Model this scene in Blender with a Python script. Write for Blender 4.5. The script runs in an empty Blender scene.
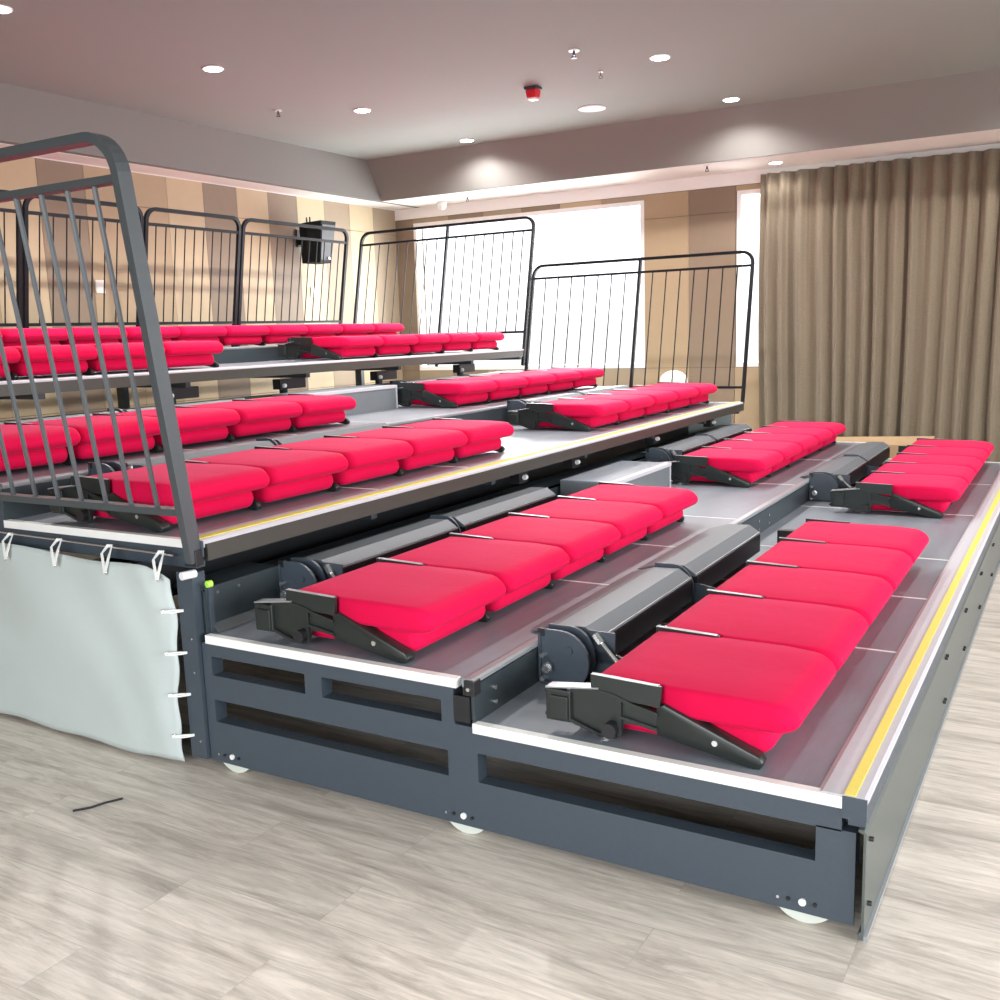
import bpy, bmesh, math, random
from mathutils import Vector, Matrix
random.seed(4)
PI = math.pi
C = bpy.context.scene.collection

# ------------------------------------------------------------------ camera
cd = bpy.data.cameras.new('camera'); cam = bpy.data.objects.new('camera', cd); C.objects.link(cam)
cd.sensor_width = 36.0; cd.lens = 35.806; cd.clip_start = .05; cd.clip_end = 200
Fv = Vector((0.84939311, 0.50105080, -0.16576921)); Rv = Vector((0.50312894, -0.86360700, -0.03231435))
Uv = Rv.cross(Fv)
M = Matrix(((Rv.x, Uv.x, -Fv.x, -2.29832), (Rv.y, Uv.y, -Fv.y, -0.39603), (Rv.z, Uv.z, -Fv.z, 1.46853), (0, 0, 0, 1)))
cam.matrix_world = M
bpy.context.scene.camera = cam

# ------------------------------------------------------------------ world, light, exposure
W = bpy.data.worlds.new('daylight'); bpy.context.scene.world = W; W.use_nodes = True
bg = W.node_tree.nodes['Background']; bg.inputs[1].default_value = 1.9
_nt = W.node_tree; _tc = _nt.nodes.new('ShaderNodeTexCoord'); _sx = _nt.nodes.new('ShaderNodeSeparateXYZ'); _cr = _nt.nodes.new('ShaderNodeValToRGB')
_nt.links.new(_tc.outputs['Generated'], _sx.inputs[0]); _nt.links.new(_sx.outputs[2], _cr.inputs[0]); _nt.links.new(_cr.outputs[0], bg.inputs[0])
_cr.color_ramp.elements[0].position = 0.0; _cr.color_ramp.elements[0].color = (.62, .63, .64, 1)      # bright hazy ground, brighter sky
_cr.color_ramp.elements[1].position = .02; _cr.color_ramp.elements[1].color = (.94, .97, 1, 1)
vs = bpy.context.scene.view_settings
vs.view_transform = 'Standard'; vs.look = 'None'; vs.gamma = 1; vs.use_curve_mapping = False
vs.exposure = 0.22

def area(name, loc, direction, sx, sy, power, col=(1, 1, 1), spread=180):
    l = bpy.data.lights.new(name, 'AREA'); l.shape = 'RECTANGLE'; l.size = sx; l.size_y = sy; l.energy = power; l.color = col; l.spread = math.radians(spread)
    o = bpy.data.objects.new(name, l); C.objects.link(o); o.location = loc
    o.rotation_euler = Vector(direction).to_track_quat('-Z', 'Y').to_euler()
    return o
# daylight coming in through the window openings (far wall, and the windows of the walls behind the camera)
area('window_daylight', (7.98, 5.17, 1.9), (-1, 0, -.05), 2.9, 1.7, 150, (.97, .98, 1), 150)
area('window_daylight', (7.98, 2.2, 1.9), (-1, 0, -.05), 1.0, 1.7, 45, (.97, .98, 1), 150)
area('window_daylight', (-1.0, -5.1, 1.6), (.05, 1, -.40), 5.5, 2.1, 190, (.95, .97, 1), 120)
area('window_daylight', (4.5, -5.1, 1.6), (0, 1, -.40), 3.6, 2.1, 100, (.93, .96, 1), 120)
area('window_daylight', (-5.1, .5, 1.6), (1, 0, -.45), 5.0, 2.1, 95, (.90, .95, 1), 120)

# ------------------------------------------------------------------ node helpers
def new_mat(name):
    m = bpy.data.materials.new(name); m.use_nodes = True
    nt = m.node_tree; return m, nt, nt.nodes['Principled BSDF']
def N(nt, typ, **kw):
    n = nt.nodes.new(typ)
    for k, v in kw.items():
        if k in n.inputs: n.inputs[k].default_value = v
        else: setattr(n, k, v)
    return n
def mat(name, col, rough=.5, metal=0.0, noise=0.0, nscale=20, bump=0.0, sheen=0.0, spec=None, stretch=None, rvar=0.0, coat=0.0):
    m, nt, b = new_mat(name)
    b.inputs['Base Color'].default_value = (*col, 1); b.inputs['Roughness'].default_value = rough; b.inputs['Metallic'].default_value = metal
    if spec is not None: b.inputs['Specular IOR Level'].default_value = spec
    if sheen: b.inputs['Sheen Weight'].default_value = sheen; b.inputs['Sheen Roughness'].default_value = .4
    if coat: b.inputs['Coat Weight'].default_value = coat; b.inputs['Coat Roughness'].default_value = .15
    L = nt.links
    if noise or bump or rvar:
        tc = N(nt, 'ShaderNodeTexCoord'); mp = N(nt, 'ShaderNodeMapping'); L.new(tc.outputs['Object'], mp.inputs[0])
        if stretch: mp.inputs['Scale'].default_value = stretch
        nz = N(nt, 'ShaderNodeTexNoise', Scale=nscale, Detail=5.0, Roughness=.6); L.new(mp.outputs[0], nz.inputs['Vector'])
        if noise:
            mx = N(nt, 'ShaderNodeMix', data_type='RGBA'); mx.inputs[6].default_value = (*[c*(1-noise) for c in col], 1)
            mx.inputs[7].default_value = (*[min(1, c*(1+noise)) for c in col], 1)
            L.new(nz.outputs[0], mx.inputs[0]); L.new(mx.outputs[2], b.inputs['Base Color'])
        if rvar:
            mr = N(nt, 'ShaderNodeMapRange'); mr.inputs[3].default_value = max(0.02, rough-rvar); mr.inputs[4].default_value = rough+rvar
            mr.inputs[1].default_value = .3; mr.inputs[2].default_value = .7
            L.new(nz.outputs[0], mr.inputs[0]); L.new(mr.outputs[0], b.inputs['Roughness'])
        if bump:
            bp = N(nt, 'ShaderNodeBump', Strength=bump, Distance=.01); L.new(nz.outputs[0], bp.inputs['Height']); L.new(bp.outputs[0], b.inputs['Normal'])
    return m
def emis(name, col, s):
    m, nt, b = new_mat(name); b.inputs['Base Color'].default_value = (*col, 1)
    b.inputs['Emission Color'].default_value = (*col, 1); b.inputs['Emission Strength'].default_value = s; return m

MT = {}
MT['steel'] = mat('powder_coated_steel', (.050, .066, .086), .42, .0, .12, 60, .05, rvar=.05)
MT['steel_dark'] = mat('dark_steel', (.035, .048, .055), .38, .0, .1, 40)
MT['steel_black'] = mat('black_steel', (.012, .014, .017), .4)
MT['olive'] = mat('cast_arm_metal', (.030, .036, .034), .30, .35, .12, 30)
MT['rail'] = mat('railing_paint', (.070, .080, .088), .38, .1)
MT['rail_black'] = mat('black_railing_paint', (.007, .008, .011), .45, .0, spec=.2)
MT['white_edge'] = mat('white_aluminium_edge', (.88, .87, .85), .45)
MT['alu'] = mat('aluminium_nosing', (.52, .505, .54), .6, .0, .06, 30)
MT['alu_grey'] = mat('grey_nosing', (.33, .35, .37), .30, .3)
MT['yellow'] = mat('yellow_grip_strip', (.80, .66, .11), .6, noise=.08, nscale=60)
MT['skirt'] = mat('skirt_panel_paint', (.10, .115, .11), .38, .2, .07, 15)
MT['chrome'] = mat('bright_zinc', (.72, .73, .74), .22, .9)
MT['wheel'] = mat('pale_plastic_wheel', (.62, .66, .60), .45)
MT['black'] = mat('black_plastic', (.012, .012, .014), .45)
MT['spk'] = mat('speaker_shell', (.004, .008, .008), .6, spec=.2)
MT['canvas'] = mat('pale_canvas', (.50, .56, .55), .5, noise=.04, nscale=6, bump=.25, sheen=.2)
MT['tie'] = mat('white_plastic_tie', (.82, .82, .80), .4)
MT['lime'] = mat('lime_plastic', (.45, .85, .08), .5)
MT['redp'] = mat('red_plastic', (.62, .01, .02), .4)
MT['white'] = mat('white_plastic', (.8, .8, .78), .4)
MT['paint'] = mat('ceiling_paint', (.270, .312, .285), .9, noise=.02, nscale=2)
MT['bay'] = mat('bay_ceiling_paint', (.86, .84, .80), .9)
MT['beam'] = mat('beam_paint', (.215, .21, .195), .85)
MT['trimw'] = mat('white_trim', (.85, .84, .82), .6)
MT['lamp'] = emis('downlight_glow', (1, .96, 1), 22)
MT['card'] = mat('cardboard', (.42, .29, .16), .85, noise=.12, nscale=12)
MT['outlet'] = mat('socket_plate', (.82, .80, .72), .4)
PAN = [mat('wall_panel_'+n, c, .62, noise=.05, nscale=9, bump=.03) for n, c in
       (('sand', (.47, .37, .235)), ('tan', (.38, .285, .175)), ('brown', (.235, .175, .120)), ('cream', (.54, .45, .29)), ('mid', (.34, .27, .185)))]
MT['seam'] = mat('panel_seam', (.10, .075, .05), .8)

def fabric():
    m, nt, b = new_mat('red_seat_fabric'); L = nt.links
    tc = N(nt, 'ShaderNodeTexCoord')
    wv = N(nt, 'ShaderNodeTexNoise', Scale=420.0, Detail=2.0); L.new(tc.outputs['Object'], wv.inputs['Vector'])
    big = N(nt, 'ShaderNodeTexNoise', Scale=5.0, Detail=3.0); L.new(tc.outputs['Object'], big.inputs['Vector'])
    mx = N(nt, 'ShaderNodeMix', data_type='RGBA'); mx.inputs[6].default_value = (.63, .005, .054, 1); mx.inputs[7].default_value = (.71, .008, .072, 1)
    L.new(big.outputs[0], mx.inputs[0]); L.new(mx.outputs[2], b.inputs['Base Color'])
    b.inputs['Roughness'].default_value = .75; b.inputs['Sheen Weight'].default_value = .14; b.inputs['Sheen Roughness'].default_value = .35
    b.inputs['Sheen Tint'].default_value = (1, .35, .6, 1); b.inputs['Specular IOR Level'].default_value = .05
    bp = N(nt, 'ShaderNodeBump', Strength=.25, Distance=.002); L.new(wv.outputs[0], bp.inputs['Height'])
    b2 = N(nt, 'ShaderNodeBump', Strength=.25, Distance=.02); L.new(big.outputs[0], b2.inputs['Height']); L.new(bp.outputs[0], b2.inputs['Normal'])
    L.new(b2.outputs[0], b.inputs['Normal']); return m
MT['fabric'] = fabric()

def deckmat():
    m, nt, b = new_mat('worn_vinyl_deck'); L = nt.links
    tc = N(nt, 'ShaderNodeTexCoord'); mp = N(nt, 'ShaderNodeMapping'); L.new(tc.outputs['Object'], mp.inputs[0]); mp.inputs['Scale'].default_value = (.35, 1.6, 1)
    n1 = N(nt, 'ShaderNodeTexNoise', Scale=5.0, Detail=8.0, Roughness=.7); L.new(mp.outputs[0], n1.inputs['Vector'])
    n2 = N(nt, 'ShaderNodeTexNoise', Scale=1.6, Detail=3.0); L.new(tc.outputs['Object'], n2.inputs['Vector'])
    cr = N(nt, 'ShaderNodeValToRGB'); e = cr.color_ramp.elements
    e[0].position = .36; e[0].color = (.15, .15, .18, 1); e[1].position = .62; e[1].color = (.25, .28, .32, 1); L.new(n1.outputs[0], cr.inputs[0])
    mx = N(nt, 'ShaderNodeMix', data_type='RGBA'); mx.inputs[7].default_value = (.215, .25, .285, 1); L.new(cr.outputs[0], mx.inputs[6]); L.new(n2.outputs[0], mx.inputs[0])
    L.new(mx.outputs[2], b.inputs['Base Color'])
    mr = N(nt, 'ShaderNodeMapRange'); mr.inputs[1].default_value = .3; mr.inputs[2].default_value = .7; mr.inputs[3].default_value = .34; mr.inputs[4].default_value = .46
    L.new(n1.outputs[0], mr.inputs[0]); L.new(mr.outputs[0], b.inputs['Roughness']); b.inputs['Specular IOR Level'].default_value = .55
    return m
MT['deck'] = deckmat()

def floormat():
    m, nt, b = new_mat('pale_oak_plank_floor'); L = nt.links
    tc = N(nt, 'ShaderNodeTexCoord'); mp = N(nt, 'ShaderNodeMapping'); L.new(tc.outputs['Object'], mp.inputs[0]); mp.inputs['Rotation'].default_value = (0, 0, PI/2)
    br = N(nt, 'ShaderNodeTexBrick', offset=.37, squash=1.0); L.new(mp.outputs[0], br.inputs['Vector'])
    for k, v in (('Scale', 1.0), ('Brick Width', 1.22), ('Row Height', .18), ('Mortar Size', .0012), ('Mortar Smooth', .3), ('Bias', 0.0)): br.inputs[k].default_value = v
    br.inputs['Color1'].default_value = (.0, .0, .0, 1); br.inputs['Color2'].default_value = (1, 1, 1, 1); br.inputs['Mortar'].default_value = (.5, .5, .5, 1)
    mg = N(nt, 'ShaderNodeMapping'); L.new(tc.outputs['Object'], mg.inputs[0]); mg.inputs['Scale'].default_value = (9, .9, 1)
    # offset the grain per plank
    ad = N(nt, 'ShaderNodeVectorMath', operation='MULTIPLY_ADD'); L.new(br.outputs[0], ad.inputs[0]); ad.inputs[1].default_value = (7, 13, 0); L.new(mg.outputs[0], ad.inputs[2])
    g = N(nt, 'ShaderNodeTexNoise', Scale=1.7, Detail=12.0, Roughness=.72, Distortion=1.1); L.new(ad.outputs[0], g.inputs['Vector'])
    g2 = N(nt, 'ShaderNodeTexNoise', Scale=7.0, Detail=6.0, Roughness=.7, Distortion=.4); L.new(ad.outputs[0], g2.inputs['Vector'])
    cr = N(nt, 'ShaderNodeValToRGB'); e = cr.color_ramp.elements
    e[0].position = .30; e[0].color = (.40, .342, .288, 1); e[1].position = .56; e[1].color = (.76, .68, .595, 1); L.new(g.outputs[0], cr.inputs[0])
    pl = N(nt, 'ShaderNodeMix', data_type='RGBA', blend_type='MULTIPLY'); pl.inputs[0].default_value = 1
    pc = N(nt, 'ShaderNodeMapRange'); pc.inputs[3].default_value = .92; pc.inputs[4].default_value = 1.05; L.new(br.outputs[0], pc.inputs[0])
    L.new(cr.outputs[0], pl.inputs[6]); L.new(pc.outputs[0], pl.inputs[7])
    p2 = N(nt, 'ShaderNodeMix', data_type='RGBA', blend_type='MULTIPLY'); p2.inputs[0].default_value = 1
    pr = N(nt, 'ShaderNodeMapRange'); pr.inputs[1].default_value = .35; pr.inputs[2].default_value = .65; pr.inputs[3].default_value = .84; pr.inputs[4].default_value = 1.08; L.new(g2.outputs[0], pr.inputs[0])
    L.new(pl.outputs[2], p2.inputs[6]); L.new(pr.outputs[0], p2.inputs[7])
    sm = N(nt, 'ShaderNodeMix', data_type='RGBA'); sm.inputs[7].default_value = (.22, .18, .15, 1); L.new(p2.outputs[2], sm.inputs[6])
    mf = N(nt, 'ShaderNodeMath', operation='MULTIPLY'); mf.inputs[1].default_value = .3; L.new(br.outputs['Fac'], mf.inputs[0]); L.new(mf.outputs[0], sm.inputs[0])
    L.new(sm.outputs[2], b.inputs['Base Color']); b.inputs['Roughness'].default_value = .38; b.inputs['Specular IOR Level'].default_value = .4
    bp = N(nt, 'ShaderNodeBump', Strength=.08, Distance=.004); L.new(g2.outputs[0], bp.inputs['Height']); L.new(bp.outputs[0], b.inputs['Normal'])
    return m
MT['floor'] = floormat()

def curtainmat():
    m, nt, b = new_mat('curtain_weave'); L = nt.links
    tc = N(nt, 'ShaderNodeTexCoord'); n = N(nt, 'ShaderNodeTexNoise', Scale=90.0, Detail=3.0); L.new(tc.outputs['Object'], n.inputs['Vector'])
    mx = N(nt, 'ShaderNodeMix', data_type='RGBA'); mx.inputs[6].default_value = (.145, .115, .075, 1); mx.inputs[7].default_value = (.255, .21, .145, 1)
    L.new(n.outputs[0], mx.inputs[0]); L.new(mx.outputs[2], b.inputs['Base Color']); b.inputs['Roughness'].default_value = .9; b.inputs['Sheen Weight'].default_value = .2
    bp = N(nt, 'ShaderNodeBump', Strength=.2, Distance=.004); L.new(n.outputs[0], bp.inputs['Height']); L.new(bp.outputs[0], b.inputs['Normal']); return m
MT['curtain'] = curtainmat()

def glassmat():
    m = bpy.data.materials.new('window_glass'); m.use_nodes = True; nt = m.node_tree; nt.nodes.clear()
    o = N(nt, 'ShaderNodeOutputMaterial'); t = N(nt, 'ShaderNodeBsdfTransparent'); g = N(nt, 'ShaderNodeBsdfGlossy'); g.inputs['Roughness'].default_value = .02
    f = N(nt, 'ShaderNodeFresnel', IOR=1.2); mx = N(nt, 'ShaderNodeMixShader'); nt.links.new(f.outputs[0], mx.inputs[0]); nt.links.new(t.outputs[0], mx.inputs[1]); nt.links.new(g.outputs[0], mx.inputs[2]); nt.links.new(mx.outputs[0], o.inputs[0]); return m
MT['glass'] = glassmat()

# ------------------------------------------------------------------ mesh helpers
class MB:
    def __init__(s): s.bm = bmesh.new()
    def box(s, x0, x1, y0, y1, z0, z1, mi=0, bev=0):
        bm = s.bm; vs_ = [bm.verts.new((x, y, z)) for z in (z0, z1) for x, y in ((x0, y0), (x1, y0), (x1, y1), (x0, y1))]
        fs = [bm.faces.new([vs_[i] for i in q]) for q in ((3, 2, 1, 0), (4, 5, 6, 7), (0, 1, 5, 4), (1, 2, 6, 5), (2, 3, 7, 6), (3, 0, 4, 7))]
        for f in fs: f.material_index = mi
        if bev:
            es = list({e for f in fs for e in f.edges}); bmesh.ops.bevel(bm, geom=es, offset=bev, segments=2, profile=.5, affect='EDGES')
        return s
    def prism_x(s, poly, x0, x1, mi=0, bev=0):          # poly in (y, z)
        return s._pr([(x0, y, z) for y, z in poly], [(x1, y, z) for y, z in poly], mi, bev)
    def prism_z(s, poly, z0, z1, mi=0, bev=0):
        return s._pr([(x, y, z0) for x, y in poly], [(x, y, z1) for x, y in poly], mi, bev)
    def prism_y(s, poly, y0, y1, mi=0, bev=0):          # poly in (x, z)
        return s._pr([(x, y0, z) for x, z in poly], [(x, y1, z) for x, z in poly], mi, bev)
    def _pr(s, a, b, mi, bev):
        bm = s.bm; A = [bm.verts.new(p) for p in a]; B = [bm.verts.new(p) for p in b]; n = len(A)
        fs = [bm.faces.new(A[::-1]), bm.faces.new(B)] + [bm.faces.new((A[i], A[(i+1) % n], B[(i+1) % n], B[i])) for i in range(n)]
        for f in fs: f.material_index = mi
        if bev:
            es = list({e for f in fs for e in f.edges}); bmesh.ops.bevel(bm, geom=es, offset=bev, segments=2, profile=.5, affect='EDGES')
        return s
    def tube(s, pts, r, seg=8, mi=0, flat=None):        # flat=(w,h,up): rectangular bar instead of a round one
        bm = s.bm; P = [Vector(p) for p in pts]; rings = []; up0 = None
        for i, p in enumerate(P):
            t = ((P[min(i+1, len(P)-1)]-p).normalized() + (p-P[max(i-1, 0)]).normalized()).normalized()
            if flat:
                n = Vector(flat[2]); n = (n - t*n.dot(t)).normalized(); bn = t.cross(n)
                w, h = flat[0]/2, flat[1]/2
                ring = [bm.verts.new(p + n*a*w + bn*c*h) for a, c in ((1, 1), (-1, 1), (-1, -1), (1, -1))]
            else:
                if up0 is None: up0 = Vector((0, 0, 1)) if abs(t.z) < .9 else Vector((1, 0, 0))
                n = (up0 - t*up0.dot(t)).normalized(); up0 = n; bn = t.cross(n)
                ring = [bm.verts.new(p + (n*math.cos(2*PI*k/seg) + bn*math.sin(2*PI*k/seg))*r) for k in range(seg)]
            rings.append(ring)
        for a, b in zip(rings, rings[1:]):
            m = len(a)
            for k in range(m): bm.faces.new((a[k], a[(k+1) % m], b[(k+1) % m], b[k])).material_index = mi
        bm.faces.new(rings[0][::-1]).material_index = mi; bm.faces.new(rings[-1]).material_index = mi
        return s
    def cyl(s, a, b, r, seg=16, mi=0): return s.tube([a, b], r, seg, mi)
    def ball(s, c, r, sc=(1, 1, 1), mi=0, seg=14):
        g = bmesh.ops.create_uvsphere(s.bm, u_segments=seg, v_segments=seg//2, radius=r)
        for v in g['verts']: v.co = Vector((v.co.x*sc[0]+c[0], v.co.y*sc[1]+c[1], v.co.z*sc[2]+c[2]))
        return s
    def build(s, name, mats, parent=None, smooth=False):
        bmesh.ops.recalc_face_normals(s.bm, faces=s.bm.faces[:])
        me = bpy.data.meshes.new(name); s.bm.to_mesh(me); s.bm.free()
        for m in (mats if isinstance(mats, (list, tuple)) else [mats]): me.materials.append(m)
        if smooth:
            for p in me.polygons: p.use_smooth = True
            me.set_sharp_from_angle(angle=math.radians(40))
        o = bpy.data.objects.new(name, me); C.objects.link(o)
        if parent: o.parent = parent
        return o
def tag(o, label, cat, group=None):
    o['label'] = label; o['category'] = cat
    if group: o['group'] = group
    return o
def thing(name, label, cat, loc=(0, 0, 0), group=None):
    o = bpy.data.objects.new(name, None); C.objects.link(o); o.location = loc; o.empty_display_size = .1
    return tag(o, label, cat, group)
def struct(o): o['kind'] = 'structure'; return o
def copy_tree(o, parent=None):
    c = o.copy(); C.objects.link(c); c.parent = parent
    for ch in list(o.children): copy_tree(ch, c)
    return c

# ------------------------------------------------------------------ numbers of the place (metres)
X0, X1 = 0.0, 6.21                     # both ends of the seating decks
Y = [None, 0.0, 1.08, 2.151, 3.23, 4.302, 5.38, 6.46]
H = [None, .356, .484, .805, .945, 1.301, 1.42]
WX, WY = 7.8, 6.905                    # window wall, back wall
ZB, ZC = 2.967, 3.377                  # low and high ceilings
PX0, PY0 = -5.2, -5.2                  # the walls behind the camera

# ------------------------------------------------------------------ room shell
struct(MB().box(PX0, WX+.2, PY0, WY+.2, -.12, 0).build('floor', MT['floor']))
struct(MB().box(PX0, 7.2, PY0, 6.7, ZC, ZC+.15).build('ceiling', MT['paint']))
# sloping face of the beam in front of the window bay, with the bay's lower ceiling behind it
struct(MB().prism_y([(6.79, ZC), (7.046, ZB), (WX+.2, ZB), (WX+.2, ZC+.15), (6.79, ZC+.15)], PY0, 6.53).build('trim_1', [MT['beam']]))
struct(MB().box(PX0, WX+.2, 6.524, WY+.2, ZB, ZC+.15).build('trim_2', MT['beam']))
struct(MB().box(7.06, WX, PY0, 6.52, ZB-.004, ZB-.001).build('trim_3', MT['bay']))
struct(MB().box(PX0, WX, 6.60, WY, ZB-.004, ZB-.001).build('trim_4', MT['bay']))

# window wall: openings, then panels of alternating colour on the solid parts
def wallbox(mb, u0, u1, z0, z1, mi=0): mb.box(WX, WX+.2, u0, u1, z0, z1, mi)
w = MB()
WZ0, WZ1 = 1.045, 2.785
solid = [(PY0, 1.05, 0, ZB), (1.05, 2.70, 0, WZ0), (1.05, 2.70, WZ1, ZB), (2.70, 3.69, 0, ZB), (3.69, 6.64, 0, WZ0), (3.69, 6.64, WZ1, ZB), (6.64, WY+.2, 0, ZB)]
for s_ in solid: wallbox(w, *s_, mi=5)
seams = [6.9, 6.63, 6.14, 5.65, 5.16, 4.67, 4.18, 3.69, 3.20, 2.71, 2.22, 1.73, 1.24]
cols = [2, 4, 2, 4, 2, 0, 2, 1, 2, 1, 2, 1]
g = .004
for i in range(12):
    y1, y0 = seams[i], seams[i+1]; c = cols[i]
    win = (y0 >= 3.68 and y1 <= 6.64) or y1 < 2.72
    if i == 6: c = 4
    for z0, z1 in ((0.1, 1.04), (1.045, 2.585), (2.59, 2.835)):
        if win and z0 > 1 and z0 < 2: continue
        zz0 = max(z0, WZ1) if (win and z0 > 2) else z0
        w.box(WX-.012, WX, y0+g/2, y1-g/2, zz0, z1, c)
w.box(WX-.014, WX, 2.45, 6.9, 2.84, ZB-.005, 6); w.box(WX-.014, WX, PY0, 2.45, 2.84, ZB-.005, 6)
struct(w.build('wall_far', PAN + [MT['seam'], MT['trimw'], MT['beam']]))
# back wall, .435 m panels
w = MB().box(PX0, WX+.2, WY, WY+.2, 0, ZB, 5)
pat = {0: 4, 1: 1, 2: 2, 3: 1, 4: 1, 5: 0, 6: 2, 7: 0, 8: 2, 9: 3, 10: 4, 11: 3, 12: 4}
k = 0; xr = WX
colr = [4, 3, 4, 3, 2, 0, 2, 0, 1, 1, 2, 0, 1, 2, 0, 1, 1, 2, 0, 1, 2, 1, 0, 1, 2, 1, 0, 1, 2, 1]
for i in range(29):
    x1_ = 7.79 - .4375*i; x0_ = x1_ - .4375
    for z0, z1 in ((0.1, .93), (.935, 2.665), (2.67, 2.955)):
        w.box(x0_+.002, x1_-.002, WY-.012, WY, z0, z1, colr[i])
w.box(PX0, WX, WY-.010, WY, 2.957, ZB, 6)
struct(w.build('wall_back', PAN + [MT['seam'], MT['trimw']]))
struct(MB().box(PX0, WX, WY-.025, WY-.012, 0, .1).build('baseboard_back', MT['trimw']))
struct(MB().box(WX-.025, WX-.012, PY0, WY, 0, .1).build('baseboard_far', MT['trimw']))
# the two walls behind the camera, each with its windows
w = MB()
for a in ((PX0, -3.8, 0, ZC), (-3.8, 1.8, 0, .5), (-3.8, 1.8, 2.7, ZC), (1.8, 2.6, 0, ZC), (2.6, 6.4, 0, .5), (2.6, 6.4, 2.7, ZC), (6.4, WX+.2, 0, ZC)):
    w.box(a[0], a[1], PY0-.2, PY0, a[2], a[3])
struct(w.build('wall_front', PAN[0]))
w = MB()
for a in ((PY0-.2, -2.1, 0, ZC), (-2.1, 3.1, 0, .5), (-2.1, 3.1, 2.7, ZC), (3.1, WY+.2, 0, ZC)):
    w.box(PX0-.2, PX0, a[0], a[1], a[2], a[3])
struct(w.build('wall_near', PAN[0]))

def window_x(name, x, y0, y1, z0, z1, mull):
    f = MB(); t = .045
    f.box(x-.01, x+.10, y0, y0+t, z0, z1); f.box(x-.01, x+.10, y1-t, y1, z0, z1)
    f.box(x-.01, x+.10, y0+t, y1-t, z0, z0+t); f.box(x-.01, x+.10, y0+t, y1-t, z1-t, z1)
    for m in mull: f.box(x+.03, x+.07, m-.02, m+.02, z0+t, z1-t)
    o = struct(f.build(name, MT['trimw']))
    MB().box(x+.045, x+.055, y0+t, y1-t, z0+t, z1-t).build('pane', MT['glass'], o)
window_x('window_1', WX, 3.69, 6.64, WZ0, WZ1, [])
window_x('window_2', WX, 1.05, 2.70, WZ0, WZ1, [])
def window_y(name, x0, x1, z0, z1):
    f = MB(); t = .05; y = PY0
    f.box(x0, x0+t, y-.12, y-.02, z0, z1); f.box(x1-t, x1, y-.12, y-.02, z0, z1); f.box(x0+t, x1-t, y-.12, y-.02, z0, z0+t); f.box(x0+t, x1-t, y-.12, y-.02, z1-t, z1)
    m = (x0+x1)/2; f.box(m-.03, m+.03, y-.12, y-.02, z0+t, z1-t)
    o = struct(f.build(name, MT['trimw'])); MB().box(x0+t, x1-t, y-.075, y-.065, z0+t, z1-t).build('pane', MT['glass'], o)
window_y('window_3', -3.8, 1.8, .5, 2.7); window_y('window_4', 2.6, 6.4, .5, 2.7)

# ------------------------------------------------------------------ seating platforms (each pair of tiers rolls as one unit)
TICKS = [1.16, 1.90, 2.64, 3.84, 5.04]
def tier(root, k, yellow, depth, xs=X0):
    y, z = Y[k], H[k]; y1 = y+depth
    MB().box(xs+.02, X1-.02, y+(.10 if yellow is not None else .026), y1, z-.022, z).build('deck', MT['deck'], root)
    wdt = .104 if yellow is not None else .030
    MB().prism_x([(y-.012, z-.008), (y-.012, z+.001), (y-.004, z+.006), (y+wdt-.012, z+.006), (y+wdt, z+.001), (y+wdt, z-.022), (y+.0, z-.022), (y+.0, z-.008)], xs+.004, X1-.004).build('nosing', MT['alu'] if yellow is not None else MT['alu_grey'], root)
    if yellow is not None: MB().box(xs-.003, xs+.0035, y-.0115, y+.045, z-.05, z+.004).build('nosing_cap', MT['steel'], root)
    if yellow: MB().box(xs+.006, X1-.006, y+.016, y+(.042 if k == 1 else .052), z+.006, z+.0085).build('grip_strip', MT['yellow'], root)
    for s, nm in ((xs, 0), (X1, 1)):
        a = (s-.004, s+.022) if nm == 0 else (s-.022, s+.004)
        MB().box(a[0], a[1], y+.045, y1-.005, z-.026, z+.003).build('edge_trim', MT['white_edge'], root)
    for t in TICKS:
        MB().box(t-.005, t+.005, y+(.104 if yellow is not None else .032), y1-.002, z-.001, z+.0015).build('joint_strip', MT['white_edge'], root)
def riser(root, y, z0, z1, x0, x1, m='steel_dark'):
    r = MB().box(x0, x1, y, y+.012, z0, z1).build('riser_panel', MT[m], root); return r

def bolts(pts, r=.008, d=(-1, 0, 0), mb=None):
    mb = mb or MB()
    for p in pts: mb.cyl(p, (p[0]+d[0]*.006, p[1]+d[1]*.006, p[2]+d[2]*.006), r, 8)
    return mb

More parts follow.
